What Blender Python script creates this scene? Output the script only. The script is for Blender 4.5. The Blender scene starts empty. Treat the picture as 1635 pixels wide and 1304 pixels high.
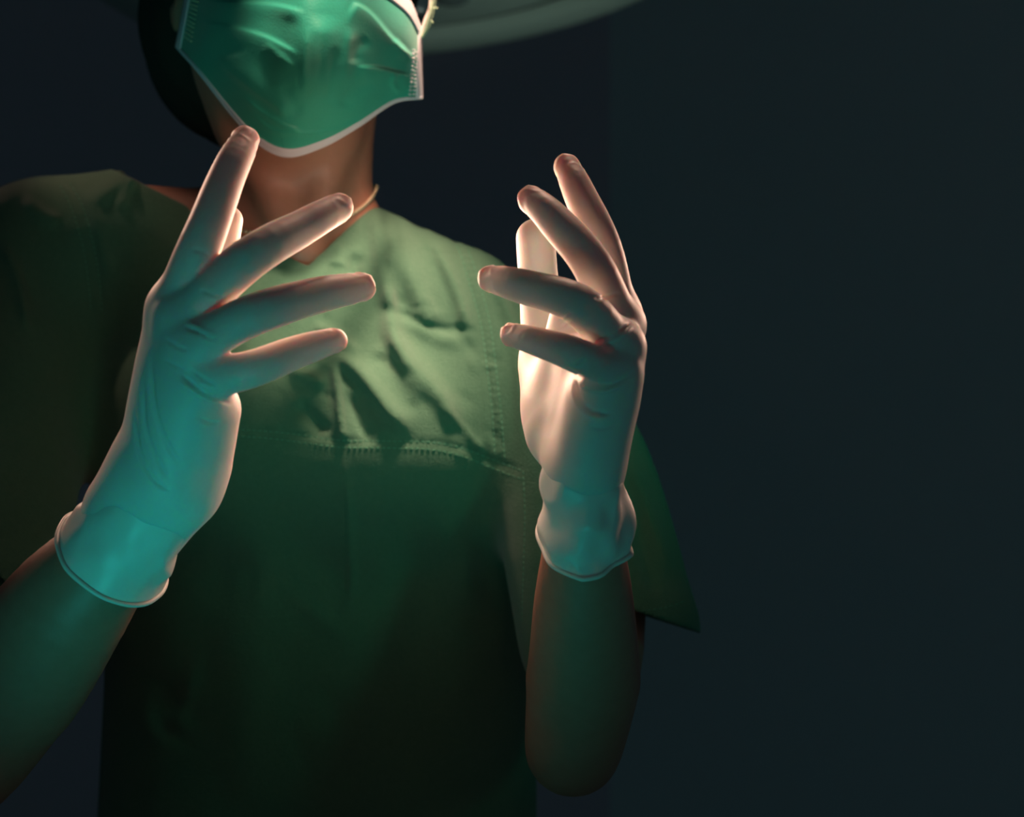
import bpy, math
import numpy as np
from mathutils import Vector, Matrix
from mathutils.bvhtree import BVHTree
R = math.radians
C = bpy.context.scene.collection
sc = bpy.context.scene

# ------------------------------------------------------------------ camera
FPX = 2860.0; CY = -1.3; CZ = 1.24
cam_d = bpy.data.cameras.new('camera'); cam = bpy.data.objects.new('camera', cam_d); C.objects.link(cam)
cam.location = (0, CY, CZ); cam.rotation_euler = (R(90), 0, 0)
cam_d.sensor_width = 36; cam_d.lens = FPX / 1635 * 36
cam_d.dof.use_dof = True; cam_d.dof.focus_distance = 1.05; cam_d.dof.aperture_fstop = 7.0
cam_d.clip_start = .05
sc.camera = cam
sc.view_settings.view_transform = 'Standard'
try: sc.view_settings.look = 'None'
except Exception: pass
sc.view_settings.gamma = 1; sc.view_settings.exposure = 0; sc.view_settings.use_curve_mapping = False

def P(px, py, Y):
    s = FPX / (Y - CY)
    return np.array([(px - 817.5) / s, Y, CZ + (652 - py) / s])

# ------------------------------------------------------------------ world + lights
w = bpy.data.worlds.new('world'); sc.world = w; w.use_nodes = True
w.node_tree.nodes['Background'].inputs[0].default_value = (0.022, 0.042, 0.048, 1)
w.node_tree.nodes['Background'].inputs[1].default_value = .90

def aim(o, target):
    o.rotation_euler = (Vector(target) - o.location).to_track_quat('-Z', 'Y').to_euler()
def light(name, kind, loc, target, energy, color, size=.1, **kw):
    d = bpy.data.lights.new(name, kind); o = bpy.data.objects.new(name, d); C.objects.link(o)
    o.location = loc; aim(o, target); d.energy = energy; d.color = color
    if kind == 'AREA': d.shape = 'DISK'; d.size = size
    if kind == 'SPOT': d.shadow_soft_size = size
    for k, v in kw.items(): setattr(d, k, v)
    return o
PEACH = (1.0, .60, .43)
TEAL = (.02, .80, .72)
KEY = (.045, -.09, CZ + .85)
light('lamp_key', 'SPOT', KEY, (-.085, -.01, CZ + .05), 135, PEACH, .055, spot_size=R(15), spot_blend=1.0)
light('face_fill_spot', 'SPOT', (-.02, -.60, CZ + .85), (-.135, -.12, CZ + .257), 66, PEACH, .02, spot_size=R(8), spot_blend=.6)  # added spot brightening the mask, stands apart from the lamp head
light('neck_glow', 'SPOT', (-.05, -.20, CZ + .085), (-.165, .03, CZ + .20), .6, PEACH, .03, spot_size=R(60), spot_blend=.9)  # added unseen spot in mid-air, warms neck and chin from below
light('hand_glow', 'POINT', (-.035, -.20, CZ + .085), (0, 0, 0), .045, PEACH, .035)  # added point light floating between the hands, no fixture
light('hand_spot', 'SPOT', (-.062, -.205, CZ + .085), (-.062, -1, CZ + .085), 2.0, PEACH, .05, spot_size=R(165), spot_blend=.5)  # added bare spot before the chest, gives the gloves their peach edges
light('rim_right', 'SPOT', (.75, .55, CZ + .30), (-.05, -.30, CZ + .12), 30, PEACH, .06, spot_size=R(22), spot_blend=.4)
light('rim_left', 'SPOT', (-.9, .55, CZ + .60), (-.19, -.35, CZ + .06), 30, PEACH, .05, spot_size=R(16), spot_blend=.5)
light('fill_teal', 'SPOT', (-.25, -1.15, CZ - .75), (-.13, -.34, CZ - .115), 19, TEAL, .12, spot_size=R(21), spot_blend=.9)
light('fill_green', 'SPOT', (1.1, -.6, CZ + .8), (.08, 0, CZ + .06), 14, (.0, 1, .66), .1, spot_size=R(16), spot_blend=.8)
light('hand_edge_spot', 'SPOT', (.12, .18, CZ + .85), (-.08, -.33, CZ + .07), 14, PEACH, .04, spot_size=R(30), spot_blend=.5)  # added spot for the finger tops, belongs to no modelled lamp
light('shoulder_spot', 'SPOT', (-.65, .25, CZ + 1.0), (-.315, .06, CZ + .17), 14, PEACH, .02, spot_size=R(7), spot_blend=.8)  # narrow spot added to make the lit patch on the shoulder
light('lamp_wash', 'SPOT', (1.0, -.9, .45), (.08, .95, CZ + .52), 36, (.75, 1, .85), .2, spot_size=R(13), spot_blend=.8)  # added unseen spot, lifts the underside of the lamp behind the head

# ------------------------------------------------------------------ materials
def mat(name, col, rough=.6, **kw):
    m = bpy.data.materials.new(name); m.use_nodes = True
    b = m.node_tree.nodes['Principled BSDF']
    b.inputs['Base Color'].default_value = (*col, 1); b.inputs['Roughness'].default_value = rough
    for k, v in kw.items():
        b.inputs[k.replace('_', ' ')].default_value = v
    return m
def noise_bump(m, scale, strength, dist=.001, detail=4, col=None, amt=.15):
    nt = m.node_tree; b = nt.nodes['Principled BSDF']
    tc = nt.nodes.new('ShaderNodeTexCoord'); n = nt.nodes.new('ShaderNodeTexNoise')
    n.inputs['Scale'].default_value = scale; n.inputs['Detail'].default_value = detail
    nt.links.new(tc.outputs['Object'], n.inputs['Vector'])
    bp = nt.nodes.new('ShaderNodeBump'); bp.inputs['Strength'].default_value = strength; bp.inputs['Distance'].default_value = dist
    nt.links.new(n.outputs['Fac'], bp.inputs['Height']); nt.links.new(bp.outputs['Normal'], b.inputs['Normal'])
    if col:
        mx = nt.nodes.new('ShaderNodeMix'); mx.data_type = 'RGBA'
        n2 = nt.nodes.new('ShaderNodeTexNoise'); n2.inputs['Scale'].default_value = scale * .25
        nt.links.new(tc.outputs['Object'], n2.inputs['Vector'])
        mx.inputs[6].default_value = b.inputs['Base Color'].default_value[:]; mx.inputs[7].default_value = (*col, 1)
        nt.links.new(n2.outputs['Fac'], mx.inputs[0]); nt.links.new(mx.outputs[2], b.inputs['Base Color'])
    return m
M_glove = mat('latex_glove', (.80, .76, .72), .52, Subsurface_Weight=.75, Subsurface_Scale=.010)
M_glove.node_tree.nodes['Principled BSDF'].inputs['Subsurface Radius'].default_value = (1.0, .22, .10)
noise_bump(M_glove, 260, .12, .0006)
M_cuff = mat('latex_cuff', (.82, .79, .74), .42, Subsurface_Weight=.3, Subsurface_Scale=.003)
noise_bump(M_cuff, 260, .12, .0006)
M_skin = mat('skin', (.50, .235, .165), .5, Subsurface_Weight=.3, Subsurface_Scale=.006)
M_skin.node_tree.nodes['Principled BSDF'].inputs['Subsurface Radius'].default_value = (1.0, .3, .15)
noise_bump(M_skin, 500, .25, .0006, col=(.43, .19, .13))
M_scrub = mat('scrub_cotton', (.055, .16, .095), .9, Sheen_Weight=.3, Sheen_Roughness=.4)
noise_bump(M_scrub, 1100, .9, .0010, 6, col=(.08, .20, .125))
M_stitch = mat('stitch_thread', (.10, .34, .22), .8)
M_mask = mat('mask_fabric', (.035, .42, .30), .5, Subsurface_Weight=.1, Subsurface_Scale=.003, Sheen_Weight=.25, Sheen_Roughness=.35)
noise_bump(M_mask, 700, .35, .0006, 3)
M_trim = mat('mask_edging', (.70, .72, .78), .6)
M_cord = mat('white_cord', (.78, .74, .68), .7)
M_tie = mat('green_tie', (.45, .62, .42), .8)
M_cap = mat('cap_fabric', (.012, .018, .013), .9)
M_hair = mat('dark_hair', (.02, .012, .008), .5)
M_pearl = mat('necklace_beads', (.85, .72, .5), .25, Metallic=.4)
M_eye = mat('eye_white', (.75, .72, .7), .2)
M_iris = mat('iris', (.03, .015, .01), .15)
M_shoe = mat('clog', (.55, .56, .58), .4)
M_wall = noise_bump(mat('wall_paint', (.66, .58, .68), .85), 40, .1, .002)
M_wall2 = noise_bump(mat('wall_paint_side', (.72, .82, .86), .85), 40, .1, .002)
M_floor = noise_bump(mat('floor_vinyl', (.22, .26, .28), .4), 12, .1, .002, col=(.26, .30, .31))
M_ceil = noise_bump(mat('ceiling_paint', (.5, .53, .54), .9), 30, .1, .002)
M_lamp = mat('lamp_enamel', (.62, .74, .66), .45)
M_groove = mat('lamp_gasket', (.02, .025, .025), .6)
M_lens = mat('lamp_lens', (.25, .3, .3), .1)
M_steel = mat('brushed_steel', (.5, .52, .53), .35, Metallic=.9)

# ------------------------------------------------------------------ mesh helpers
def make(name, V, F, m=None, parent=None, smooth=True):
    me = bpy.data.meshes.new(name)
    V = np.asarray(V, dtype=np.float32)
    if isinstance(F, np.ndarray):
        n = len(F); k = F.shape[1]
        me.vertices.add(len(V)); me.vertices.foreach_set('co', V.ravel())
        me.loops.add(n * k); me.loops.foreach_set('vertex_index', F.astype(np.int32).ravel())
        me.polygons.add(n); me.polygons.foreach_set('loop_start', np.arange(0, n * k, k, dtype=np.int32))
        me.update(calc_edges=True)
    else:
        me.from_pydata(V.tolist(), [], F); me.update()
    me.validate()
    if smooth: me.polygons.foreach_set('use_smooth', np.ones(len(me.polygons), dtype=bool))
    o = bpy.data.objects.new(name, me); C.objects.link(o)
    if m: me.materials.append(m)
    if parent is not None:
        o.parent = parent; o.matrix_parent_inverse = Matrix.Translation(-parent_loc(parent))
    return o
def parent_loc(p):
    v = Vector(p.location)
    # all parents in this scene are translated only
    q = p.parent
    return v if q is None else v
def tag(o, label=None, cat=None, group=None, kind=None):
    if label: o['label'] = label
    if cat: o['category'] = cat
    if group: o['group'] = group
    if kind: o['kind'] = kind
    return o
class MB:
    def __init__(s): s.V = []; s.F = []; s.n = 0
    def add(s, V, F):
        V = np.asarray(V, float); s.V.append(V)
        for f in F: s.F.append([int(i) + s.n for i in f])
        s.n += len(V)
    def build(s, name, m, parent=None, smooth=True):
        return make(name, np.vstack(s.V), s.F, m, parent, smooth)
def tube(pts, rad, seg=8, closed=False, flat=1.0):
    pts = np.asarray(pts, float); n = len(pts)
    rad = np.full(n, rad) if np.isscalar(rad) else np.asarray(rad, float)
    T = np.gradient(pts, axis=0)
    if closed:
        T = np.roll(pts, -1, 0) - np.roll(pts, 1, 0)
    T /= np.linalg.norm(T, axis=1)[:, None] + 1e-12
    u = np.cross(T[0], [0, 0, 1.0]);
    if np.linalg.norm(u) < 1e-3: u = np.cross(T[0], [0, 1.0, 0])
    u /= np.linalg.norm(u); V = []
    for i in range(n):
        u = u - T[i] * u.dot(T[i]); u /= np.linalg.norm(u); v = np.cross(T[i], u)
        for k in range(seg):
            a = 2 * math.pi * k / seg
            V.append(pts[i] + rad[i] * (math.cos(a) * u * flat + math.sin(a) * v))
    F = []
    for i in range(n if closed else n - 1):
        j = (i + 1) % n
        for k in range(seg):
            k2 = (k + 1) % seg
            F.append([i * seg + k, i * seg + k2, j * seg + k2, j * seg + k])
    if not closed:
        F.append(list(range(seg))[::-1]); F.append([(n - 1) * seg + k for k in range(seg)])
    return V, F
def spline(pts, n):
    pts = np.asarray(pts, float); k = len(pts)
    if k == 2:
        t = np.linspace(0, 1, n)[:, None]; return pts[0] * (1 - t) + pts[1] * t
    pp = np.vstack([2 * pts[0] - pts[1], pts, 2 * pts[-1] - pts[-2]])
    t = np.linspace(0, k - 1 - 1e-9, n); i = t.astype(int); f = (t - i)[:, None]
    a, b, c, d = pp[i], pp[i + 1], pp[i + 2], pp[i + 3]
    return .5 * (2 * b + (c - a) * f + (2 * a - 5 * b + 4 * c - d) * f ** 2 + (3 * b - a - 3 * c + d) * f ** 3)
def lathe(profile, seg=64):
    V = []; F = []; n = len(profile)
    for k in range(seg):
        a = 2 * math.pi * k / seg
        for r, z in profile: V.append((r * math.cos(a), r * math.sin(a), z))
    for k in range(seg):
        k2 = (k + 1) % seg
        for i in range(n - 1):
            F.append([k * n + i, k2 * n + i, k2 * n + i + 1, k * n + i + 1])
    return V, F
def xf(V, loc=(0, 0, 0), rot=None):
    V = np.asarray(V, float)
    if rot is not None: V = V @ np.array(rot).T
    return V + np.array(loc)
def boxm(lo, hi):
    x0, y0, z0 = lo; x1, y1, z1 = hi
    V = [(x0,y0,z0),(x1,y0,z0),(x1,y1,z0),(x0,y1,z0),(x0,y0,z1),(x1,y0,z1),(x1,y1,z1),(x0,y1,z1)]
    return V, [(0,3,2,1),(4,5,6,7),(0,1,5,4),(1,2,6,5),(2,3,7,6),(3,0,4,7)]

# ------------------------------------------------------------------ signed distance sculpting
class Field:
    def __init__(s, lo, hi, h):
        s.lo = np.array(lo, float); s.h = h
        s.n = np.ceil((np.array(hi) - s.lo) / h).astype(int) + 1
        s.f = np.full(tuple(s.n), .05, np.float32)
    def slab(s, lo, hi):
        a = np.clip(np.floor((np.array(lo) - s.lo) / s.h).astype(int), 0, s.n)
        b = np.clip(np.ceil((np.array(hi) - s.lo) / s.h).astype(int) + 1, 0, s.n)
        ax = [(s.lo[i] + s.h * np.arange(a[i], b[i])).astype(np.float32) for i in range(3)]
        sl = tuple(slice(a[i], b[i]) for i in range(3))
        return sl, ax[0][:, None, None], ax[1][None, :, None], ax[2][None, None, :]
    def op(s, fn, lo, hi, k=0.0, mode='add', margin=.03):
        lo = np.array(lo) - margin; hi = np.array(hi) + margin
        sl, X, Y, Z = s.slab(lo, hi)
        if s.f[sl].size == 0: return
        d = fn(X, Y, Z); a = s.f[sl]
        if mode == 'sub': a = -a
        if k > 0:
            hh = np.maximum(k - np.abs(a - d), 0) / k
            r = np.minimum(a, d) - hh * hh * k * .25
        else: r = np.minimum(a, d)
        if mode == 'sub': r = -r
        s.f[sl] = r.astype(np.float32)
    def cap(s, a, b, r1, r2, k=0.0, mode='add', fl=None):
        a = np.array(a, float); b = np.array(b, float); ba = b - a; L = ba.dot(ba) + 1e-12
        def fn(X, Y, Z):
            px, py, pz = X - a[0], Y - a[1], Z - a[2]
            t = np.clip((px * ba[0] + py * ba[1] + pz * ba[2]) / L, 0, 1)
            dx, dy, dz = px - t * ba[0], py - t * ba[1], pz - t * ba[2]
            if fl is None:
                return np.sqrt(dx * dx + dy * dy + dz * dz) - (r1 + (r2 - r1) * t)
            ax, sc_ = fl          # squash distance along a unit axis
            q = dx * ax[0] + dy * ax[1] + dz * ax[2]
            return np.sqrt(np.maximum(dx * dx + dy * dy + dz * dz + q * q * (sc_ * sc_ - 1), 0)) - (r1 + (r2 - r1) * t)
        m = max(r1, r2) * (1 if fl is None else max(1, 1 / fl[1]))
        s.op(fn, np.minimum(a, b) - m, np.maximum(a, b) + m, k, mode)
    def chain(s, pts, rs, k=0.0, kin=.004):
        g = Field.__new__(Field); g.lo = s.lo; g.h = s.h; g.n = s.n
        pts = [np.array(p) for p in pts]; m = max(rs) + .035
        lo = np.min(pts, 0) - m; hi = np.max(pts, 0) + m
        sl, X, Y, Z = s.slab(lo, hi)
        g.lo = s.lo + s.h * np.array([q.start for q in sl]); g.n = np.array(s.f[sl].shape)
        g.f = np.full(s.f[sl].shape, .05, np.float32)
        c = spline(pts, (len(pts) - 1) * 6 + 1) if len(pts) > 2 else np.array(pts)
        rr = np.interp(np.linspace(0, 1, len(c)), np.linspace(0, 1, len(rs)), rs)
        for i in range(len(c) - 1): g.cap(c[i], c[i + 1], rr[i], rr[i + 1], 0)
        a = s.f[sl]; d = g.f
        if k > 0:
            hh = np.maximum(k - np.abs(a - d), 0) / k
            s.f[sl] = np.minimum(a, d) - hh * hh * k * .25
        else: s.f[sl] = np.minimum(a, d)
    def ell(s, c, r, k=0.0, mode='add', B=None, pw=2.0):
        c = np.array(c, float); r = np.array(r, float); m = r.max()
        def fn(X, Y, Z):
            px, py, pz = X - c[0], Y - c[1], Z - c[2]
            if B is not None:
                px, py, pz = (px * B[0][0] + py * B[0][1] + pz * B[0][2], px * B[1][0] + py * B[1][1] + pz * B[1][2], px * B[2][0] + py * B[2][1] + pz * B[2][2])
            q = np.sqrt((px / r[0]) ** 2 + (py / r[1]) ** 2 + (pz / r[2]) ** 2) + 1e-9
            g = np.sqrt((px / r[0] ** 2) ** 2 + (py / r[1] ** 2) ** 2 + (pz / r[2] ** 2) ** 2) + 1e-9
            return q * (q - 1) / g
        s.op(fn, c - m, c + m, k, mode)
    def mesh(s, smooth=2):
        f = s.f; lo = s.lo; h = s.h
        S = f < 0
        nx, ny, nz = f.shape
        cnt = np.zeros((nx - 1, ny - 1, nz - 1), np.uint8)
        for a in (0, 1):
            for b in (0, 1):
                for c in (0, 1): cnt += S[a:nx - 1 + a, b:ny - 1 + b, c:nz - 1 + c]
        I, J, K = np.nonzero((cnt > 0) & (cnt < 8))
        n = len(I); cor = {}
        for a in (0, 1):
            for b in (0, 1):
                for c in (0, 1): cor[a, b, c] = f[I + a, J + b, K + c].astype(float)
        acc = np.zeros((n, 3)); num = np.zeros(n)
        for p in cor:
            for ax in range(3):
                if p[ax]: continue
                q = list(p); q[ax] = 1; q = tuple(q)
                A, B_ = cor[p], cor[q]; m_ = (A < 0) != (B_ < 0)
                t = np.where(m_, A / np.where(m_, A - B_, 1), 0)
                for e in range(3):
                    acc[:, e] += np.where(m_, (t if e == ax else p[e]), 0)
                num += m_
        V = lo + h * (np.stack([I, J, K], 1) + acc / num[:, None])
        idm = np.full(cnt.shape, -1, np.int32); idm[I, J, K] = np.arange(n)
        Q = []
        for ax in range(3):
            s0 = [slice(None)] * 3; s1 = [slice(None)] * 3
            s0[ax] = slice(0, -1); s1[ax] = slice(1, None)
            A = S[tuple(s0)]; B_ = S[tuple(s1)]
            b, c = [e for e in range(3) if e != ax]
            D = A != B_
            idx = np.nonzero(D); idx = [np.array(v) for v in idx]
            ok = (idx[b] > 0) & (idx[c] > 0) & (idx[b] < f.shape[b] - 1) & (idx[c] < f.shape[c] - 1)
            idx = [v[ok] for v in idx]; inside = A[tuple(idx)]
            def g(db, dc):
                q = [v.copy() for v in idx]; q[b] -= db; q[c] -= dc
                return idm[tuple(q)]
            q4 = np.stack([g(1, 1), g(0, 1), g(0, 0), g(1, 0)], 1)
            flip = inside if ax != 1 else ~inside
            q4 = np.where(flip[:, None], q4, q4[:, ::-1])
            Q.append(q4)
        Q = np.vstack(Q)
        # Taubin smoothing
        if smooth:
            E = np.vstack([Q[:, [0, 1]], Q[:, [1, 2]], Q[:, [2, 3]], Q[:, [3, 0]]])
            deg = np.bincount(E.ravel(), minlength=n).astype(float)
            for it in range(smooth):
                for lam in (.5, -.52):
                    nv = np.zeros_like(V)
                    for e in range(3):
                        nv[:, e] = np.bincount(E[:, 0], V[E[:, 1], e], n) + np.bincount(E[:, 1], V[E[:, 0], e], n)
                    V = V + lam * (nv / deg[:, None] - V)
        return V, Q
def vnormals(V, Q):
    a = V[Q[:, 2]] - V[Q[:, 0]]; b = V[Q[:, 3]] - V[Q[:, 1]]; N = np.cross(a, b)
    out = np.zeros_like(V)
    for j in range(4):
        for e in range(3): out[:, e] += np.bincount(Q[:, j], N[:, e], len(V))
    return out / (np.linalg.norm(out, axis=1)[:, None] + 1e-12)

# maps of folds, drawn as strokes over the front view of a surface; the surface is displaced by them
class FoldMap:
    def __init__(s, x0, y0, x1, y1, st=2):
        s.x0, s.y0, s.st = x0, y0, st
        s.X, s.Y = np.meshgrid(np.arange(x0, x1, st), np.arange(y0, y1, st))
        s.h = np.zeros(s.X.shape)
    def stroke(s, pts, w, amp, w2=None, taper=.25):
        """ridge of half-width w (px) on the left of travel and w2 on the right, amp in mm"""
        w2 = w2 or w; c = spline(pts, max(8, len(pts) * 6))
        D = np.full(s.X.shape, 1e9); SG = np.zeros(s.X.shape); TT = np.zeros(s.X.shape); n = len(c) - 1
        for i in range(n):
            a = c[i]; b = c[i + 1]; ab = b - a; L = ab.dot(ab) + 1e-9
            t = np.clip(((s.X - a[0]) * ab[0] + (s.Y - a[1]) * ab[1]) / L, 0, 1)
            dx = s.X - a[0] - t * ab[0]; dy = s.Y - a[1] - t * ab[1]; d = np.hypot(dx, dy)
            sg = ab[0] * (s.Y - a[1]) - ab[1] * (s.X - a[0])
            m = d < D; D = np.where(m, d, D); SG = np.where(m, sg, SG); TT = np.where(m, (i + t) / n, TT)
        ww = np.where(SG < 0, w, w2)
        tp = np.clip(np.minimum(TT, 1 - TT) / taper, 0, 1) if taper > 0 else 1
        tp = tp * tp * (3 - 2 * tp) if taper > 0 else 1
        s.h += amp * .001 * np.exp(-(D / ww) ** 2) * tp
    def sample(s, px, py):
        u = np.clip((px - s.x0) / s.st, 0, s.h.shape[1] - 1.001); v = np.clip((py - s.y0) / s.st, 0, s.h.shape[0] - 1.001)
        i = u.astype(int); j = v.astype(int); fu = u - i; fv = v - j
        return (s.h[j, i] * (1 - fu) + s.h[j, i + 1] * fu) * (1 - fv) + (s.h[j + 1, i] * (1 - fu) + s.h[j + 1, i + 1] * fu) * fv
def proj(V):
    s = FPX / (V[:, 1] - CY)
    return 817.5 + V[:, 0] * s, 652 - (V[:, 2] - CZ) * s

# ------------------------------------------------------------------ the room
def struct(name, lo, hi, m):
    o = make(name, *boxm(lo, hi), m, smooth=False); tag(o, kind='structure'); return o
struct('floor', (-3.2, -3.2, -.1), (3.2, 2.1, 0), M_floor)
struct('ceiling', (-3.2, -3.2, 2.9), (3.2, 2.1, 3.0), M_ceil)
struct('wall_back', (-3.2, 1.9, 0), (.175, 2.0, 2.9), M_wall)
struct('wall_left', (-3.2, -3.2, 0), (-3.1, 1.9, 2.9), M_wall2)
mb = MB()
a = np.array([.175, 1.9]); b = np.array([3.1, .9]); n_ = np.array([.1, .1])
V = [(a[0], a[1], 0), (b[0], b[1], 0), (b[0] + .1, b[1] + .1, 0), (a[0] + .1, a[1] + .1, 0)]
V = V + [(x, y, 2.9) for x, y, z in V]
mb.add(V, [(0,3,2,1),(4,5,6,7),(0,1,5,4),(1,2,6,5),(2,3,7,6),(3,0,4,7)])
tag(mb.build('wall_right', M_wall2, smooth=False), kind='structure')
tag(make('baseboard_back', *boxm((-3.1, 1.885, 0), (.165, 1.9, .1)), M_steel, smooth=False), kind='structure')

# ------------------------------------------------------------------ surgical lamps
def surgical_lamp(center, rad, tilt, label, hinge, az=0):
    root = bpy.data.objects.new('surgical_lamp', None); C.objects.link(root); root.location = center
    tag(root, label, 'surgical lamp')
    rot = np.array(Matrix.Rotation(R(az), 3, 'Y') @ Matrix.Rotation(R(tilt), 3, 'X'))
    s = rad / .40
    prof = [(.0, .075), (.12, .074), (.25, .062), (.34, .042), (.385, .020), (.400, .0), (.398, -.010), (.388, -.018), (.365, -.021), (.340, -.019), (.328, -.014), (.3245, -.006), (.320, .004)]
    d = MB(); V, F = lathe([(r * s, z * s) for r, z in prof], 128); d.add(xf(V, center, rot), F); d.build('housing', M_lamp, root)
    g = MB(); V, F = lathe([(.3262 * s, -.004 * s), (.320 * s, -.0005), (.290 * s, -.0005), (.284 * s, -.008 * s)], 128); g.add(xf(V, center, rot), F); g.build('seam_ring', M_groove, root)
    g = MB(); V, F = lathe([(.288 * s, -.003 * s), (.286 * s, -.013 * s), (.278 * s, -.0155 * s), (.2 * s, -.012 * s), (.06 * s, -.012 * s), (.0001, -.012 * s)], 128); g.add(xf(V, center, rot), F); g.build('lamp_panel', M_lamp, root)
    for ring, (rr, cnt) in enumerate(((.19, 14), (.12, 8))):
        for k in range(cnt):
            a = 2 * math.pi * (k + .5 * ring) / cnt
            q = MB(); V, F = lathe([(.0001, -.008), (.014, -.007), (.022, -.003), (.024, .004)], 20)
            V = xf(np.array(V) * s, (rr * s * math.cos(a), rr * s * math.sin(a), -.0135 * s)); q.add(xf(V, center, rot), F)
            q.build('led_lens', M_lens, root)
    h = MB(); V, F = lathe([(.0001, -.10), (.015, -.10), (.018, -.09), (.017, -.03), (.030, -.022), (.034, -.010)], 24); h.add(xf(np.array(V) * s, center, rot), F); h.build('handle', M_steel, root)
    c = np.array(center); top = c + rot @ np.array([0, 0, .07 * s])
    a = MB(); pts = [top, top + [0, 0, .08], (top + hinge) / 2 + [0, 0, .10], np.array(hinge)]
    V, F = tube(spline(pts, 16), .02, 12); a.add(V, F); a.build('swing_arm', M_lamp, root)
    p = MB(); V, F = lathe([(.03, -.06), (.03, 2.9 - hinge[2] - .03), (.09, 2.9 - hinge[2] - .03), (.09, 2.9 - hinge[2]), (.0001, 2.9 - hinge[2])], 24); p.add(xf(V, hinge), F)
    V, F = lathe([(.0001, -.08), (.045, -.07), (.045, .05), (.03, .06)], 24); p.add(xf(V, hinge), F); p.build('ceiling_mount', M_steel, root)
    return root
LC = P(655, -97, .82)
surgical_lamp(LC, .392, -6.5, 'large round grey-green surgical lamp head hanging behind the masked person', np.array([LC[0] - .1, LC[1] + .55, 2.35]), -6)
surgical_lamp(np.array([KEY[0], KEY[1], KEY[2] + .05]), .20, 0, 'small round surgical lamp head shining down from above the gloved hands', np.array([.75, .35, 2.5]))

# ------------------------------------------------------------------ the person
def S(px, py, Y, r): return (P(px, py, Y), r)
RH = dict(   # person's right hand, at the left of the picture
  index=[S(276,492,-.350,.0118), S(322,385,-.372,.0112), S(364,280,-.358,.0096), S(391,224,-.340,.0080)],
  middle=[S(292,508,-.362,.0117), S(395,415,-.378,.0112), S(487,361,-.352,.0096), S(541,331,-.332,.0083)],
  ring=[S(306,555,-.368,.0114), S(405,502,-.385,.0108), S(510,471,-.360,.0096), S(577,458,-.338,.0080)],
  pinky=[S(322,607,-.364,.0112), S(402,589,-.376,.0098), S(480,559,-.360,.0086), S(534,544,-.345,.0073)],
  thumb=[S(300,720,-.300,.0170), S(318,590,-.272,.0135), S(340,460,-.268,.0112), S(364,352,-.282,.0085)],
)
LH = dict(   # person's left hand, at the right of the picture
  index=[S(985,505,-.300,.0118), S(962,395,-.312,.0105), S(925,308,-.300,.0092), S(905,266,-.288,.0077)],
  middle=[S(988,520,-.322,.0122), S(946,425,-.345,.0108), S(884,350,-.335,.0095), S(848,318,-.322,.0080)],
  ring=[S(986,552,-.345,.0122), S(925,487,-.370,.0108), S(838,458,-.355,.0094), S(783,444,-.335,.0074)],
  pinky=[S(978,598,-.352,.0115), S(922,568,-.375,.0092), S(860,546,-.365,.0078), S(817,534,-.350,.0064)],
  thumb=[S(900,690,-.300,.0190), S(878,585,-.262,.0160), S(862,470,-.250,.0120), S(855,380,-.262,.0112)],
)
def palm_R(F, off=0):
    k = .014
    for f, wr in (('index', (232,740,-.322)), ('middle', (248,755,-.335)), ('ring', (268,765,-.338)), ('pinky', (290,775,-.330))):
        p, r = RH[f][0]; F.cap(P(*wr), p, .0150 + off, r + .0015 + off, k)
    F.cap(P(338,655,-.345), P(318,735,-.328), .0155 + off, .0175 + off, k)        # heel of the hand, little finger side
    F.cap(P(285,700,-.310), P(312,600,-.285), .0170 + off, .0140 + off, k)        # thumb side
    F.cap(P(290,600,-.345), P(270,720,-.325), .0170 + off, .0180 + off, k)
    if off == 0: F.cap(P(266,760,-.325), P(203,852,-.308), .0262 + off, .0262 + off, k)
    F.cap(P(232,752,-.322), P(196,805,-.312), .0175 + off, .0185 + off, k)
    F.cap(P(290,790,-.325), P(225,862,-.305), .0165 + off, .0165 + off, k)
def palm_L(F, off=0):
    k = .014
    for f, wr in (('index', (945,740,-.300)), ('middle', (950,745,-.315)), ('ring', (950,745,-.330)), ('pinky', (938,742,-.340))):
        p, r = LH[f][0]; F.cap(P(*wr), p, .0140 + off, r + .0015 + off, k)
    F.cap(P(955,640,-.345), P(935,725,-.338), .0165 + off, .0160 + off, k)
    F.cap(P(900,690,-.300), P(878,585,-.262), .0190 + off, .0160 + off, k)
    F.cap(P(935,580,-.320), P(925,700,-.318), .0150 + off, .0180 + off, k)
    F.cap(P(915,515,-.300), P(895,640,-.295), .0140 + off, .0180 + off, k)
    F.cap(P(926,745,-.322), P(935,840,-.302), .0175 + off, .0175 + off, k)
def hand(F, H, palm, off=0):
    palm(F, off)
    p = [q[0] for q in H['thumb']]; r = [q[1] + off for q in H['thumb']]; F.chain(p, r, .010)
    # fingers keep apart from one another: union them first, then blend with the palm
    G = Field.__new__(Field); G.lo, G.h, G.n = F.lo, F.h, F.n; G.f = np.full(F.f.shape, .05, np.float32)
    for f in ('index', 'middle', 'ring', 'pinky'):
        G.chain([q[0] for q in H[f]], [q[1] + off for q in H[f]], .0022)
    a, d = F.f, G.f; k = .009
    hh = np.maximum(k - np.abs(a - d), 0) / k
    F.f = np.minimum(a, d) - hh * hh * k * .25

person = bpy.data.objects.new('person', None); C.objects.link(person); person.location = (-.16, .09, 0)
tag(person, 'masked person in green scrubs holding up both hands in white latex gloves', 'person')

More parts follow.
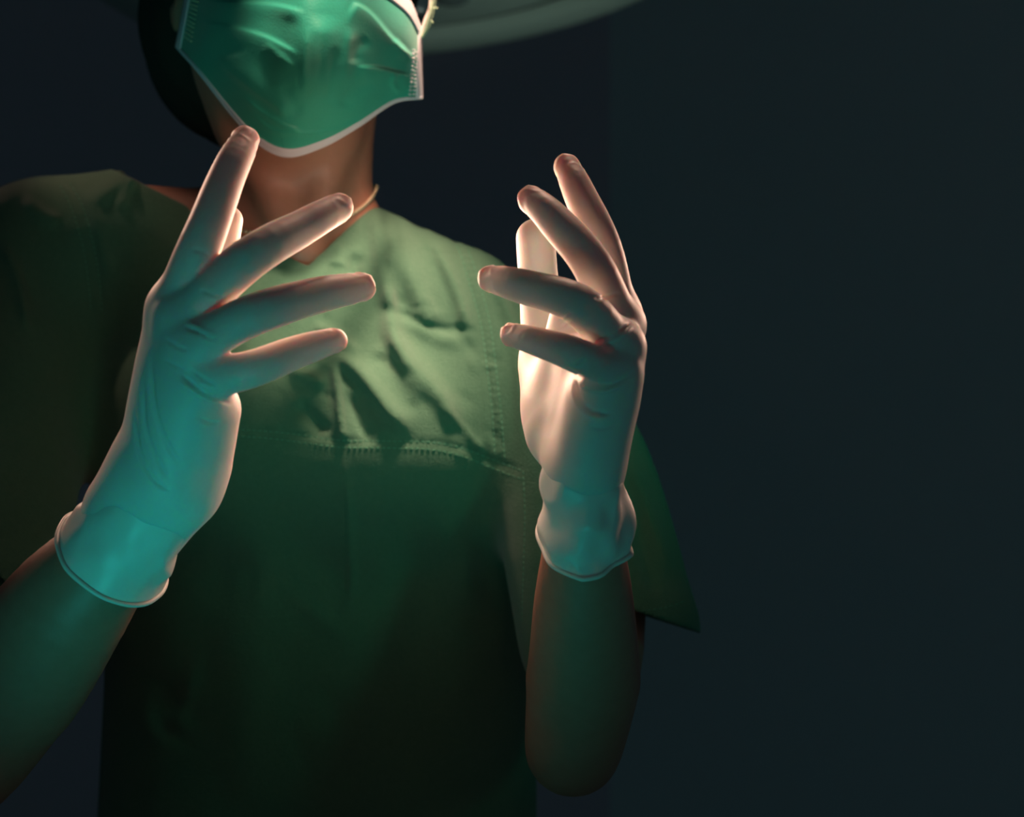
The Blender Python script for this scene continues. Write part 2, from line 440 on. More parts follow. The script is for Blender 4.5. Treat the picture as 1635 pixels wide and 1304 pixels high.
# head frame
f_ = np.array([math.sin(R(13)), -math.cos(R(13)), -.04]); f_ /= np.linalg.norm(f_)
up = np.array([math.sin(R(6)), 0, math.cos(R(6))]); up -= f_ * up.dot(f_); up /= np.linalg.norm(up)
rt = np.cross(up, f_) * -1; rt = np.cross(f_, up); 
if rt[0] < 0: rt = -rt
HB = [rt, -f_, up]; HC = P(462, -10, .065)
def H_(x, y, z): return HC + rt * x - f_ * y + up * z     # y positive = backwards

SHR = np.array([-.035, .085, CZ + .060]); SHL = np.array([-.380, .085, CZ + .108])
ELR = P(-92, 1200, -.17); WRR = P(255, 788, -.325)
ELL = P(915, 1192, -.165); WRL = P(930, 790, -.325)
arms_R = [(SHL, .050), ((SHL + ELR) / 2 + [0, .01, 0], .046), (ELR, .0385), (P(20, 1085, -.235), .0430), (P(110, 965, -.285), .0350), (P(185, 875, -.305), .0250), (WRR, .0185)]
arms_L = [(SHR, .048), (P(888, 720, .03), .045), (P(946, 985, -.05), .037), (ELL, .0290), (P(931, 1085, -.225), .0345), (P(932, 960, -.275), .0285), (P(932, 860, -.305), .0215), (WRL, .0180)]

B = Field((-.50, -.43, -.01), (.16, .24, CZ + .45), .0034)
# torso
def torso_fn(off, tab, yc=.10, pw=2.4):
    z_, a_, b_, x_, y_ = (np.array(c, float) for c in zip(*tab))
    def fn(X, Y, Z):
        zz = Z[0, 0] - CZ
        a = np.interp(zz, z_, a_) + off; b = np.interp(zz, z_, b_) + off; xc = np.interp(zz, z_, x_); yc_ = np.interp(zz, z_, y_)
        sm = lambda q: np.convolve(np.pad(q, 12, 'edge'), np.ones(25) / 25, 'valid').astype(np.float32)[None, None, :] if len(q) > 3 else q[None, None, :]
        a, b, xc, yc_ = sm(a), sm(b), sm(xc), sm(yc_)
        q = ((np.abs(X - xc) / a) ** pw + (np.abs(Y - yc_) / b) ** pw) ** (1 / pw)
        return ((q - 1) * np.minimum(a, b) * 1.0).astype(np.float32)
    return fn
TAB = [(-1.3, .15, .09, -.16, .10), (-.60, .160, .095, -.155, .112), (-.40, .165, .094, -.152, .112), (-.30, .158, .092, -.150, .110), (-.20, .150, .090, -.150, .106), (-.10, .150, .090, -.152, .100),
       (-.03, .155, .102, -.158, .092), (.03, .155, .092, -.162, .090), (.08, .145, .075, -.168, .087), (.12, .12, .055, -.168, .085), (.145, .06, .04, -.168, .085), (.18, .02, .015, -.168, .085)]
B.op(torso_fn(0, TAB), (-.36, -.03, CZ - .44), (.03, .22, CZ + .15), .02)
for x, y, z in ((-.225, .028, .0), (-.085, .028, -.012)): B.ell((x, y, CZ + z - .02), (.058, .045, .055), .03)
NB = np.array([-.168, .085, CZ + .10]); NT = np.array([-.158, .07, CZ + .245])
B.cap(NB, NT, .0565, .0535, .02)
B.cap(NB + [0, .01, -.022], SHR + [-.03, 0, .0], .048, .044, .03); B.cap(NB + [-.03, .01, .02], (-.30, .09, CZ + .128), .047, .046, .03); B.cap(NB + [0, .01, -.01], SHL + [.03, 0, 0], .050, .044, .03)
for arm in (arms_R, arms_L):
    B.chain([p for p, r in arm], [r for p, r in arm], .02, .02)
hand(B, RH, palm_R, -.0048); hand(B, LH, palm_L, -.0045)
# neck tendons and collar bones
B.cap(P(395, 225, .03), P(470, 400, .02), .008, .007, .02); B.cap(P(545, 215, .03), P(490, 400, .02), .007, .007, .02)
# legs and feet
for sx in (-.235, -.085):
    B.chain([np.array([sx, .10, CZ - .42]), np.array([sx, .09, .46]), np.array([sx, .11, .08])], [.078, .052, .036], .03)
    B.cap((sx, .12, .035), (sx, -.03, .028), .034, .030, .02)
# head
B.ell(HC, (.078, .094, .104), .01, B=HB)
B.ell(H_(0, -.030, -.055), (.064, .060, .078), .03, B=HB)
B.ell(H_(0, -.050, -.095), (.040, .036, .030), .03, B=HB)
B.ell(H_(0, -.074, -.112), (.018, .016, .014), .02, B=HB)
B.cap(H_(0, -.094, .010), H_(0, -.113, -.030), .007, .011, .012)                 # nose
B.ell(H_(.012, -.102, -.034), (.008, .009, .007), .006, B=HB); B.ell(H_(-.012, -.102, -.034), (.008, .009, .007), .006, B=HB)
B.ell(H_(0, -.092, -.062), (.024, .010, .006), .006, B=HB); B.ell(H_(0, -.090, -.071), (.021, .010, .0065), .006, B=HB)   # lips
for sx in (-1, 1):
    B.ell(H_(.042 * sx, -.064, -.025), (.024, .022, .020), .02, B=HB)            # cheek bones
    B.ell(H_(.033 * sx, -.096, .006), (.016, .012, .009), .012, 'sub', B=HB)     # eye sockets
    B.ell(H_(.032 * sx, -.078, .006), (.0145, .0135, .0125), .004, B=HB)         # closed orb under the lids
    B.cap(H_(.015 * sx, -.092, .026), H_(.050 * sx, -.078, .026), .006, .005, .012)
    B.ell(H_(.080 * sx, .010, -.010), (.008, .018, .030), .008, B=HB)            # ears
    B.ell(H_(.088 * sx, .004, -.006), (.006, .009, .016), .004, 'sub', B=HB)
V, Q = B.mesh(4); body = make('body', V, Q, M_skin, person); del B
for sx in (-1, 1):
    mb = MB()
    V, F = lathe([(.0001, .0118)] + [(.0118 * math.sin(R(a)), .0118 * math.cos(R(a))) for a in range(10, 171, 16)] + [(.0001, -.0118)], 24)
    mb.add(xf(V, H_(.032 * sx, -.0835, .006)), F); e = mb.build('eyeball', M_eye, person)
    mb = MB(); V, F = lathe([(.0001, .0008), (.003, .0006), (.0055, -.0004)], 20)
    rot = np.stack([rt, up, f_], 1); mb.add(xf(V, H_(.032 * sx, -.0835, .006) + f_ * .0114, rot), F); mb.build('iris', M_iris, e)
    mb = MB(); V, F = tube(spline([H_(.014 * sx, -.101, .026), H_(.032 * sx, -.099, .032), H_(.052 * sx, -.084, .028)], 12), np.array([.002] + [.003] * 10 + [.001]), 8, flat=.5); mb.add(V, F); mb.build('eyebrow', M_hair, person)

# ------------------------------------------------------------------ gloves
def crease(V, N, pts, w, amp, back=.0, reach=.03, taper=.2):
    """groove (negative amp) or ridge along a line drawn on the near side of a surface"""
    px, py = proj(V); c = spline(pts, 24); D = np.full(len(V), 1e9); T = np.zeros(len(V))
    sel = np.nonzero((px > c[:, 0].min() - 5 * w) & (px < c[:, 0].max() + 5 * w) & (py > c[:, 1].min() - 5 * w) & (py < c[:, 1].max() + 5 * w) & (N[:, 1] < .15))[0]
    x, y = px[sel], py[sel]; D = np.full(len(sel), 1e9); T = np.zeros(len(sel))
    for i in range(23):
        a, b = c[i], c[i + 1]; ab = b - a; t = np.clip(((x - a[0]) * ab[0] + (y - a[1]) * ab[1]) / (ab.dot(ab) + 1e-9), 0, 1)
        d = np.hypot(x - a[0] - t * ab[0], y - a[1] - t * ab[1]); m = d < D; D = np.where(m, d, D); T = np.where(m, (i + t) / 23, T)
    tp = np.clip(np.minimum(T, 1 - T) / taper, 0, 1)
    V[sel] += N[sel] * (amp * .001 * np.exp(-(D / w) ** 2) * tp)[:, None]
def vnoise(V, s, seed):
    r = np.random.RandomState(seed); out = np.zeros(len(V))
    for i in range(14):
        d = r.normal(size=3); d /= np.linalg.norm(d); out += np.sin(V @ d * s * r.uniform(.6, 1.6) + r.uniform(0, 6.28))
    return out / 5
def glove(H, palm, lo, hi, label, creases, wr):
    F = Field(lo, hi, .0010)
    hand(F, H, palm, 0)
    V, Q = F.mesh(3); N = vnormals(V, Q)
    V = V + N * (vnoise(V, 170, 3) * .00022)[:, None]
    for pts, w_, amp in creases: crease(V, N, pts, w_ * .85, amp * 1.7)
    # loose latex at the finger tips
    for f in ('index', 'middle', 'ring', 'pinky'):
        tip = H[f][-1][0]; dd = np.linalg.norm(V - tip, axis=1); m = np.exp(-(dd / .011) ** 2)
        V = V + N * (np.abs(np.sin(vnoise(V, 420, 11) * 2.2)) * -.0009 * m)[:, None]
    o = make('glove', V, Q, M_glove, person); o['label'] = label
    return o
crR = [([(318,462),(336,470),(357,477)], 3, -1.2), ([(292,520),(320,532),(345,545),(366,554)], 3, -1.1), ([(296,512),(330,530),(362,546)], 5, .5),
       ([(283,592),(310,615),(335,634),(372,645)], 4, -1.2), ([(286,606),(315,628),(350,642)], 4, .7), ([(300,588),(325,605),(345,618)], 3, -.7), ([(315,665),(335,675),(352,674)], 3, -.8),
       ([(240,560),(245,640),(262,700),(290,745)], 5, -.7), ([(228,600),(232,680),(250,730),(272,770)], 4, -.6), ([(214,650),(222,720),(245,765),(275,785)], 4, -.7),
       ([(258,572),(290,590),(320,612)], 3.5, -.6), ([(262,540),(280,552),(300,560)], 3, -.5), ([(306,398),(322,402),(336,410)], 3, -.8)]
gR = glove(RH, palm_R, P(120, 960, -.25) * [1, 0, 1] + [0, -.43, 0], P(630, 150, -.25) * [1, 0, 1] + [0, -.235, 0], 'white latex glove on the hand at the left, back of the hand to the viewer', crR, None)
crL = [([(950,548),(980,536),(1008,515)], 3, -1.3), ([(952,553),(984,541),(1010,520)], 4, .7), ([(947,476),(970,474),(992,468)], 3, -1.0),
       ([(914,592),(930,606),(955,616),(985,612),(1016,592)], 3.5, -1.4), ([(914,600),(935,618),(965,624),(1000,610)], 4, 1.0), ([(918,582),(928,580),(934,572)], 2.5, -1.0),
       ([(917,600),(925,635),(945,656),(978,661)], 3, -1.4), ([(912,604),(919,640),(942,664),(975,668)], 5, .8), ([(940,680),(965,684),(990,672)], 4, -.5), ([(890,518),(902,505),(914,498)], 3, -.6), ([(896,524),(905,514),(912,510)], 2.5, -.6)]
gL = glove(LH, palm_L, P(745, 920, -.25) * [1, 0, 1] + [0, -.43, 0], P(1090, 195, -.25) * [1, 0, 1] + [0, -.215, .0], 'white latex glove on the hand at the right, palm turned inwards', crL, None)

def cuff(par, stations, seed, wr_amp, label=None):
    """hollow loose cuff: rings of (centre, lateral radius, depth radius), rolled bead at the open end"""
    c = spline([s[0] for s in stations], 60); ra = spline([[s[1], s[2], 0] for s in stations], 60)
    T = np.gradient(c, axis=0); T /= np.linalg.norm(T, axis=1)[:, None]
    n, seg = 60, 144; V = np.zeros((n, seg, 3)); NN = np.zeros((n, seg, 3))
    for i in range(n):
        u = np.cross(T[i], [0, 1.0, 0]); u /= np.linalg.norm(u); v = np.cross(u, T[i])
        a = np.linspace(0, 2 * np.pi, seg, endpoint=False)[:, None]
        V[i] = c[i] + ra[i, 0] * np.cos(a) * u + ra[i, 1] * np.sin(a) * v
        NN[i] = np.cos(a) * u + np.sin(a) * v
    tt = np.linspace(0, 1, n)[:, None]
    nz = vnoise(V.reshape(-1, 3) * [1, 1, 1], 120, seed).reshape(n, seg); nz2 = vnoise(V.reshape(-1, 3), 300, seed + 1).reshape(n, seg)
    amp = wr_amp * np.clip(tt * 2.2, 0, 1)
    disp = amp * ((1 - np.abs(nz) * 1.4) * .9 + nz2 * .5)
    V = V + NN * disp[:, :, None]
    inner = V[::-1] - NN[::-1] * .0009
    allV = np.vstack([V.reshape(-1, 3), inner.reshape(-1, 3)]); F = []
    m = 2 * n
    for i in range(m - 1):
        for k in range(seg):
            k2 = (k + 1) % seg; F.append([i * seg + k, i * seg + k2, (i + 1) * seg + k2, (i + 1) * seg + k])
    for k in range(seg):
        k2 = (k + 1) % seg; F.append([(m - 1) * seg + k, (m - 1) * seg + k2, k2, k])
    o = make('cuff', allV, np.array(F)[:, ::-1], M_cuff, par)
    Vb, Fb = tube(V[-1] + NN[-1] * .0003, .00135, 10, closed=True)
    mb = MB(); mb.add(Vb, Fb); b = mb.build('rolled_rim', M_cuff, par)
    return o
cuff(gR, [(P(290,722,-.330), .0150, .0130), (P(276,750,-.325), .0215, .0190), (P(262,776,-.325), .0255, .0225), (P(235,815,-.318), .0275, .026), (P(205,855,-.308), .0300, .029), (P(178,890,-.300), .0335, .0335)], 5, .0011)
cuff(gL, [(P(942,705,-.325), .0120, .0130), (P(936,735,-.323), .0175, .0195), (P(930,762,-.323), .0200, .0225), (P(933,795,-.318), .0215, .027), (P(935,825,-.312), .0225, .031), (P(935,852,-.305), .0250, .035)], 9, .0034)

# ------------------------------------------------------------------ scrub top
FM = FoldMap(-60, 200, 1180, 1340)
st = FM.stroke
st([(618,330),(640,400),(668,470),(700,540)], 26, 7, 20)
st([(600,320),(602,380),(612,450),(640,520)], 12, 4)
st([(655,330),(700,400),(735,480),(752,560)], 11, 4.2)
st([(612,345),(625,420),(622,500),(650,590),(690,660)], 14, 4.5)
st([(520,556),(570,590),(618,650),(660,700)], 16, 7, 13)
st([(600,500),(650,570),(700,630),(735,690)], 16, 5.5)
st([(495,520),(535,535),(580,570)], 10, 4)
st([(528,560),(538,620),(545,680),(548,712)], 7, 4.5)
st([(455,590),(490,600),(525,615)], 10, 4.5)
st([(560,620),(575,670),(600,708)], 12, -4)
st([(470,640),(500,670),(520,700)], 14, -4)
st([(588,488),(640,500),(690,522),(740,524),(765,534)], 5, -1.6, 10)
st([(600,506),(650,516),(700,538),(750,546)], 14, 2.2)
st([(700,640),(745,690),(775,725)], 6, 1.4)
st([(770,420),(800,470),(820,530),(830,620),(835,745)], 8, 2.5)
st([(548,720),(555,820),(560,930),(550,1000)], 8, 1.6)
st([(548,740),(551,860),(556,980)], 3, -1.4)
st([(730,760),(740,900),(735,1060),(742,1304)], 40, 5)
st([(640,760),(650,900),(640,1100),(650,1300)], 45, -3)
st([(430,800),(400,1000),(380,1300)], 45, 4)
st([(230,285),(190,290),(140,330)], 14, 4); st([(225,265),(205,300),(190,340)], 8, 3)
st([(35,312),(70,340),(100,352)], 8, 5, 14); st([(0,380),(30,450),(45,540)], 9, 4)
st([(130,300),(150,340),(165,400),(175,455)], 11, 2.5)
st([(640,330),(680,370),(700,400)], 8, -2.5); st([(570,400),(565,440),(575,480)], 12, -4); st([(540,420),(530,450)], 12, -3)
st([(740,365),(790,385),(835,420)], 12, 4); st([(1000,720),(1040,820),(1080,930)], 14, 4); st([(1010,800),(1030,900),(1050,960)], 12, -3)
# seams: armhole, yoke, sleeve edge, v-neck hem
SEAM_ARM = [(708,352),(732,398),(752,460),(768,520),(778,590),(786,660),(790,728)]
SEAM_ARM2 = [(722,352),(747,398),(768,460),(783,520),(792,590),(800,660),(806,735)]
SEAM_YOKE = [(340,684),(420,688),(480,694),(545,703),(620,704),(690,706),(740,716),(790,735),(836,752)]
SEAM_YOKE2 = [(340,694),(420,699),(480,706),(545,714),(620,715),(690,718),(740,729),(790,749),(836,766)]
SEAM_L = [(112,292),(132,330),(148,385),(158,440),(163,500)]
SEAM_L2 = [(96,296),(114,332),(130,385),(140,440),(146,500)]
for q in (SEAM_ARM, SEAM_YOKE, SEAM_L): st(q, 3.2, -.9, taper=.03)
for q, q2 in ((SEAM_ARM, SEAM_ARM2), (SEAM_YOKE, SEAM_YOKE2), (SEAM_L, SEAM_L2)):
    mid = [((a[0] + b[0]) / 2, (a[1] + b[1]) / 2) for a, b in zip(q, q2)]
    st(mid, 8, .3, taper=.03)
    c = spline(mid, 90); rng = np.random.RandomState(4)
    for i in range(2, 88, 2):
        d = c[min(i + 1, 89)] - c[i - 1]; d /= np.linalg.norm(d) + 1e-9; nn = np.array([-d[1], d[0]])
        e = rng.uniform(5, 9)
        m_ = np.exp(-((FM.X - c[i][0]) ** 2 + (FM.Y - c[i][1]) ** 2) / e ** 2 * 1.2)
        FM.h += -.0005 * m_ * rng.uniform(.4, 1.2)
rng = np.random.RandomState(12)
for i in range(60):          # small random creases in the cotton
    x = rng.uniform(380, 820); y = rng.uniform(330, 720); a_ = rng.normal(1.0, .5); L = rng.uniform(20, 60)
    st([(x, y), (x + L * .5 * math.cos(a_) + rng.normal(0, 4), y + L * .5 * math.sin(a_)), (x + L * math.cos(a_), y + L * math.sin(a_))], rng.uniform(4, 9), rng.choice([-1, 1]) * rng.uniform(.5, 1.3), taper=.5)
for i in range(40):
    x = rng.uniform(130, 860); y = rng.uniform(760, 1280); a_ = rng.normal(1.5, .4); L = rng.uniform(80, 200)
    st([(x, y), (x + L * .5 * math.cos(a_) + rng.normal(0, 8), y + L * .5 * math.sin(a_)), (x + L * math.cos(a_), y + L * math.sin(a_))], rng.uniform(12, 30), rng.choice([-1, 1]) * rng.uniform(.5, 1.6), taper=.5)
for q, q2 in ((SEAM_ARM, SEAM_ARM2), (SEAM_L, SEAM_L2)):     # puckers across the double seams
    c = spline(q, 36); c2 = spline(q2, 36)
    for i in range(1, 35):
        e = c2[i] - c[i]; st([c[i] + e * .1, c[i] + e * .95], 3.2, .9, taper=.3)
SH_LO = (-.46, -.14, CZ - .36); SH_HI = (.17, .25, CZ + .21); HS = .0019
G = Field(SH_LO, SH_HI, HS)
STAB = [(-.60, .180, .118, -.150, .105), (-.36, .176, .104, -.150, .112), (-.28, .172, .103, -.149, .109), (-.20, .168, .101, -.148, .104), (-.12, .166, .102, -.150, .100),
        (-.06, .168, .113, -.155, .094), (-.02, .170, .113, -.158, .092), (.03, .168, .102, -.162, .090), (.08, .155, .083, -.168, .087), (.12, .13, .062, -.168, .085), (.15, .07, .042, -.168, .085), (.185, .02, .015, -.168, .085)]
G.op(torso_fn(0, STAB), (-.36, -.03, CZ - .40), (.03, .22, CZ + .155), .02)
for x, y, z in ((-.225, .026, -.015), (-.085, .026, -.03)): G.ell((x, y, CZ + z), (.070, .052, .060), .05)
G.cap(NB + [0, .005, -.012], SHR + [-.01, 0, .003], .058, .054, .03); G.cap((-.285, .085, CZ + .130), (-.345, .085, CZ + .119), .056, .056, .03); G.cap(NB + [0, .005, .002], SHL + [.01, 0, .003], .060, .056, .03)
G.cap(NB + [0, -.02, -.03], NB + [0, .02, -.005], .066, .066, .02)
# sleeves
slL_end = P(972, 1010, -.045)
G.chain([SHR + [-.01, 0, -.005], P(892, 720, .03), slL_end], [.056, .060, .064], .03, .01)
slR_end = SHL * .25 + ELR * .75 + np.array([-.01, .02, 0])
G.chain([SHL + [.01, 0, -.005], (SHL * .5 + slR_end * .5) + [.0, .0, .0], slR_end], [.058, .064, .074], .03, .01)
# folds pressed into the cloth on the front
sl, X, Y, Z = G.slab(SH_LO, (SH_HI[0], .10, SH_HI[2]))
for i0 in range(0, X.shape[0], 40):
    Xs = X[i0:i0 + 40]; s_ = FPX / (Y - CY)
    px = 817.5 + Xs * s_ + 0 * Z; py = 652 - (Z - CZ) * s_ + 0 * Xs
    fade = np.clip((.10 - Y) / .03, 0, 1)
    G.f[i0:i0 + 40, sl[1], sl[2]] -= (FM.sample(px, py) * fade).astype(np.float32)
# hollow it out
outer = G.f.copy(); G.f = np.maximum(outer, -(outer + .0055))
del outer
# openings: neck, v, sleeves, hem
XX = lambda X, Y, Z: X
sl, X, Y, Z = G.slab(SH_LO, SH_HI)
cx, cy = -.168, .088
zt = CZ + .104; za = CZ + .162
neck = np.sqrt(((X + .182) / .0845) ** 2 + ((Y - cy - .008) / .080) ** 2) * .066 - .066
neck = np.maximum(neck, (CZ + .125) - Z)
tipx = -.1490
tR = (Z - zt) / (za - zt); xr = tipx + (-.0985 - tipx) * tR; xl = tipx + (-.264 - tipx) * tR
vee = np.maximum(np.maximum(X - xr, xl - X), np.maximum(zt - Z, Y - cy)) * .75
back = np.maximum(np.sqrt((X + .238) ** 2 + (Y - .135) ** 2 + (Z - CZ - .215) ** 2) - .054, -.297 - X)
back2 = np.maximum(np.maximum(CZ + .168 - Z, .078 - Y), np.abs(X + .200) - .102)
G.f = np.maximum(G.f, -np.minimum(np.minimum(neck, np.minimum(back, back2)), vee)).astype(np.float32)
def plane_cut(pt, nrm, lo, hi):
    sl, X, Y, Z = G.slab(lo, hi); nrm = np.array(nrm) / np.linalg.norm(nrm)
    d = (X - pt[0]) * nrm[0] + (Y - pt[1]) * nrm[1] + (Z - pt[2]) * nrm[2]
    G.f[sl] = np.maximum(G.f[sl], d)
dL = P(1030, 990, .02) - SHR
plane_cut(P(1060, 992, -.04), (-.33, -.1, -1), (.022, -.2, CZ - .36), SH_HI)
dR = slR_end - SHL
plane_cut(slR_end, dR, SH_LO, (-.345, .25, CZ + .1))
V, Q = G.mesh(2)
scrub = make('scrub_top', V, Q, M_scrub, person)
scrub['label'] = 'green v-neck scrub top'
bvh = BVHTree.FromPolygons(V.tolist(), Q.tolist()); del G
camv = Vector((0, CY, CZ))
def hit(px, py):
    d = Vector(P(px, py, 0)) - camv; d.normalize()
    loc, n, i, dist = bvh.ray_cast(camv, d)
    return loc, n
def stitches(name, lines, step=9, duty=.62, r=.00032):
    mb = MB()
    for ln in lines:
        c = spline(ln, 400); L = np.concatenate([[0], np.cumsum(np.hypot(*np.diff(c, axis=0).T))])
        s0 = 0
        while s0 + step * duty < L[-1]:
            pts = []
            for q in (s0, s0 + step * duty * .5, s0 + step * duty):
                x = np.interp(q, L, c[:, 0]); y = np.interp(q, L, c[:, 1]); loc, n = hit(x, y)
                if loc is None or (n.y > -.05): pts = None; break
                pts.append(np.array(loc) + np.array(n) * .0001)
            if pts and max(abs(pts[0][1] - pts[1][1]), abs(pts[1][1] - pts[2][1])) < .008:
                V, F = tube(pts, r, 6); mb.add(V, F)
            s0 += step
    return mb.build(name, M_stitch, scrub) if mb.n else None
for ln in (SEAM_ARM, SEAM_ARM2, SEAM_YOKE, SEAM_YOKE2, SEAM_L, SEAM_L2, [(835,752),(838,820),(836,900),(833,1000)], [(1025,975),(1060,970),(1098,958)]):
    stitches('seam_stitching', [ln])

# trousers and clogs (below the picture)
T_ = Field((-.37, -.09, .03), (.05, .26, CZ - .30), .006)
T_.op(torso_fn(.006, TAB), (-.36, -.03, CZ - .46), (.03, .24, CZ - .32), .02)
for sx in (-.235, -.085):
    T_.chain([np.array([sx, .10, CZ - .42]), np.array([sx, .09, .46]), np.array([sx, .10, .06])], [.090, .072, .066], .03)
T_.f = np.maximum(T_.f, -(T_.f + .010)); sl, X, Y, Z = T_.slab((-1, -1, -1), (1, 1, 2)); T_.f = np.maximum(T_.f, np.maximum(.055 - Z, Z - (CZ - .33)) + 0 * X + 0 * Y)
V, Q = T_.mesh(2); make('trousers', V, Q, M_scrub, person)
for sx in (-.235, -.085):
    T_ = Field((sx - .06, -.10, -.002), (sx + .06, .20, .12), .004)
    T_.cap((sx, .13, .040), (sx, -.035, .034), .042, .040, .01); T_.f = np.maximum(T_.f, (.003 - T_.slab((-1,)*3, (1,)*3)[3]) + 0 * T_.f)
    V, Q = T_.mesh(2); make('shoe', V, Q, M_shoe, person)

# ------------------------------------------------------------------ cap
K = Field((-.34, -.05, CZ + .18), (-.03, .26, CZ + .50), .003)
K.ell((-.160, .085, CZ + .365), (.096, .112, .108), .02)
K.ell((-.208, .135, CZ + .305), (.088, .085, .098), .05)
sl, X, Y, Z = K.slab((-1, -1, 0), (1, 1, 3))
ang = np.arctan2(X + .17, Y - .1)
K.f += (np.sin(ang * 22) * .0012 + np.sin(ang * 13 + Z * 60) * .0012).astype(np.float32)
K.f = np.maximum(K.f, -(K.f + .006))
fx = (X - HC[0]) * f_[0] + (Y - HC[1]) * f_[1] + (Z - HC[2]) * f_[2]; fz = (X - HC[0]) * up[0] + (Z - HC[2]) * up[2]
K.f = np.maximum(K.f, -np.maximum(-(fx - .0), fz - .042 - np.clip(-fx, 0, 1) * 0)).astype(np.float32)
V, Q = K.mesh(2); cap = make('scrub_cap', V, Q, M_cap, person); cap['label'] = 'dark cloth cap'

# ------------------------------------------------------------------ face mask
top = [(305,-50,.020), (345,-62,-.025), (390,-78,-.060), (440,-90,-.075), (502,-96,-.098), (562,-76,-.082), (612,-42,-.050), (652,0,-.020), (672,46,.000)]
bot = [(281,74,.018), (320,118,-.018), (372,184,-.036), (414,228,-.040), (460,247,-.042), (515,232,-.040), (570,202,-.030), (628,164,-.012), (674,157,.004)]
top = np.array(top, float); bot = np.array(bot, float)
nu, nv = 220, 150
tt = spline(top, nu); bb = spline(bot, nu)
MM = FoldMap(240, -120, 720, 280, 1.5); ms = MM.stroke
ms([(318,36),(370,46),(425,62),(478,90)], 5, 3, 26, .15)       # pleats, left side
ms([(330,4),(390,6),(440,10),(490,22)], 4, 4, 20, .2)
ms([(352,84),(362,108),(400,140),(440,168),(462,190)], 26, 3.2, 6, .2)
ms([(385,152),(420,180),(455,200),(485,210)], 3, 2.0, 7, .2)
ms([(395,170),(430,205),(480,212),(540,206),(600,178)], 3, 1.3, 6, .2)
ms([(420,68),(445,88),(470,112)], 6, 1.2, 14, .2)
ms([(655,90),(625,62),(590,22),(560,4)], 22, 5, 3.5, .15)       # pleats, right side
ms([(662,124),(630,116),(600,110),(566,108)], 22, 5, 3.5, .2)
ms([(665,96),(645,80),(630,60)], 12, 2, 3, .2)
ms([(640,150),(628,132),(636,116)], 5, 2.5)
ms([(520,20),(512,90),(505,160)], 26, 5); ms([(560,40),(556,90),(548,140)], 9, 2.5); ms([(492,40),(486,100),(490,160)], 8, 2)
ms([(536,70),(530,120),(520,170)], 8, -2); ms([(470,20),(455,60),(450,100)], 16, -1.5); ms([(600,130),(560,150),(545,175)], 12, -2.5)
ms([(450,130),(465,160),(480,190)], 12, -2)
ms([(590,60),(570,80),(568,104)], 10, -2.5)
UU = np.linspace(-1, 1, nu)
def mask_grid(off=0.0, u0=0, u1=nu, v0=0.0, v1=1.0, nvv=nv):
    v = np.linspace(v0, v1, nvv)[:, None]
    px = tt[None, u0:u1, 0] * (1 - v) + bb[None, u0:u1, 0] * v
    py = tt[None, u0:u1, 1] * (1 - v) + bb[None, u0:u1, 1] * v
    Y = tt[None, u0:u1, 2] * (1 - v) + bb[None, u0:u1, 2] * v
    sh = np.clip(1 - UU[u0:u1] ** 2, 0, 1)[None, :]
    Y = Y - .040 * sh ** .8 * np.sin(np.pi * np.clip(v, 0, 1) ** .85)
    edge = np.clip(np.minimum(np.arange(u0, u1), nu - 1 - np.arange(u0, u1)) / 14, 0, 1)[None, :] * np.clip((1 - v) / .08, 0, 1)
    Y = Y - .8 * MM.sample(px, py) * (.25 + .75 * edge)
    s = FPX / (Y - CY)
    V = np.stack([(px - 817.5) / s, Y, CZ + (652 - py) / s], -1)
    du = np.gradient(V, axis=1); dv = np.gradient(V, axis=0); N = np.cross(du, dv); N /= np.linalg.norm(N, axis=2)[:, :, None] + 1e-12
    if N[..., 1].mean() > 0: N = -N
    return V + N * off, N
def shell(name, u0, u1, v0, v1, nvv, off, thick, m, parent):
    A, N = mask_grid(off, u0, u1, v0, v1, nvv); B_ = A - N * thick
    h, w_ = A.shape[:2]; V = np.vstack([A.reshape(-1, 3), B_.reshape(-1, 3)]); F = []
    n = h * w_; g = lambda i, j, b=0: b * n + i * w_ + j
    for i in range(h - 1):
        for j in range(w_ - 1):
            F.append((g(i, j), g(i + 1, j), g(i + 1, j + 1), g(i, j + 1))); F.append((g(i, j, 1), g(i, j + 1, 1), g(i + 1, j + 1, 1), g(i + 1, j, 1)))
    for i in range(h - 1):
        F.append((g(i, 0), g(i, 0, 1), g(i + 1, 0, 1), g(i + 1, 0))); F.append((g(i, w_ - 1), g(i + 1, w_ - 1), g(i + 1, w_ - 1, 1), g(i, w_ - 1, 1)))
    for j in range(w_ - 1):
        F.append((g(0, j), g(0, j + 1), g(0, j + 1, 1), g(0, j, 1))); F.append((g(h - 1, j), g(h - 1, j, 1), g(h - 1, j + 1, 1), g(h - 1, j + 1)))
    return make(name, V, np.array(F), m, parent)
mask = shell('face_mask', 0, nu, 0, 1, nv, 0, .0010, M_mask, person); mask['label'] = 'pleated green surgical face mask'
shell('edging', 0, nu, .972, 1.012, 5, .0008, .0026, M_trim, mask)
shell('edging', 0, 6, 0, 1, nv, .0008, .0026, M_trim, mask)
shell('edging', nu - 7, nu, 0, 1, nv, .0008, .0026, M_trim, mask)
shell('edging', 0, nu, -.01, .13, 12, .0008, .0026, M_trim, mask)
A, N = mask_grid(.0008)
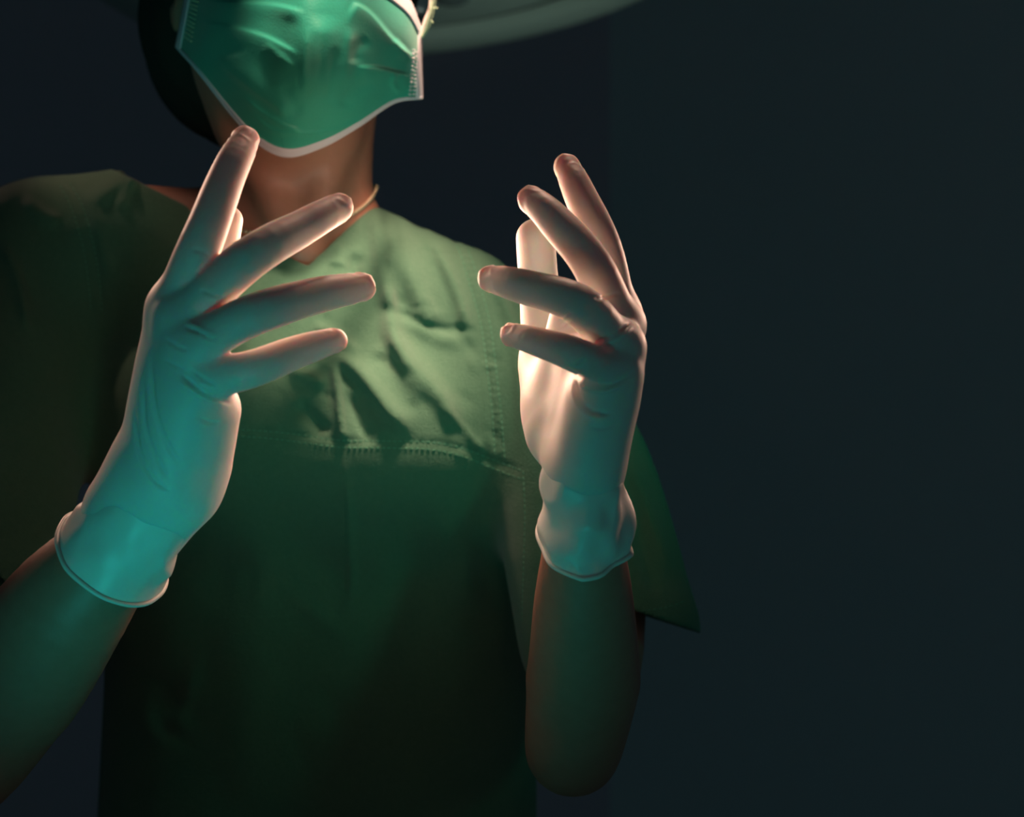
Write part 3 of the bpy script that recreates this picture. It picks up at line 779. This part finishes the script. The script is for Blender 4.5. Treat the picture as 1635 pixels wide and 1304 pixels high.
for cols, rows, m in (((9, 12, 15), np.linspace(.30, .80, 12), M_tie), ((nu - 14, nu - 10), np.linspace(.42, .98, 13), M_trim)):
    mb = MB()
    for c_ in cols:
        for r_ in rows:
            i = int(r_ * (nv - 1)); V, F = tube([A[max(i - 1, 0), c_], A[min(i + 1, nv - 1), c_]], .0011, 6); mb.add(V, F)
    mb.build('weld_dots', m, mask)
def cord(name, pts, r, m, par, n=30):
    mb = MB(); V, F = tube(spline(pts, n), r, 8); mb.add(V, F); return mb.build(name, m, par)
earR = H_(.088, .020, .02); earL = H_(-.088, .020, .02)
cord('ear_loop', [P(670,62,-.002), P(678,35,.00), P(687,8,.005), P(684,-40,.02), earR, H_(.09, .03, -.02), P(660,120,.03), P(668,150,.006)], .0014, M_cord, mask)
cord('ear_loop', [P(303,-46,.032), P(296,-70,.04), earL, H_(-.09, .03, -.02), P(300,60,.05), P(284,70,.034)], .0014, M_cord, mask)
cord('tie_strand', [P(692,-25,.0), P(691,0,-.002), P(686,25,-.004), P(679,50,-.004), P(674,60,-.003)], .0011, M_tie, mask)
cord('tie_strand', [P(688,14,-.003), P(694,13,-.003), P(699,13,-.003)], .0007, M_tie, mask)
cord('tie_strand', [P(684,30,-.003), P(690,35,-.003), P(692,37,-.003)], .0006, M_tie, mask)
cord('tie_strand', [P(697,-20,.0), P(694,10,.0), P(688,36,.0), P(680,54,.0)], .0006, M_tie, mask)

# ------------------------------------------------------------------ bead necklace round the neck
ctr = np.array([-.170, .088]); beads = []
mb = MB(); Vs, Fs = lathe([(.0001, .0016), (.0011, .0011), (.0016, 0), (.0011, -.0011), (.0001, -.0016)], 8)
for k in range(110):
    a = 2 * math.pi * k / 110
    x = ctr[0] + .0655 * math.cos(a); y = ctr[1] - .006 + .062 * math.sin(a)
    z = CZ + .167 + .010 * math.sin(a) - .028 * max(0, -math.sin(a)) + .004 * math.cos(a)
    mb.add(xf(Vs, (x, y, z)), Fs)
mb.build('necklace', M_pearl, person)
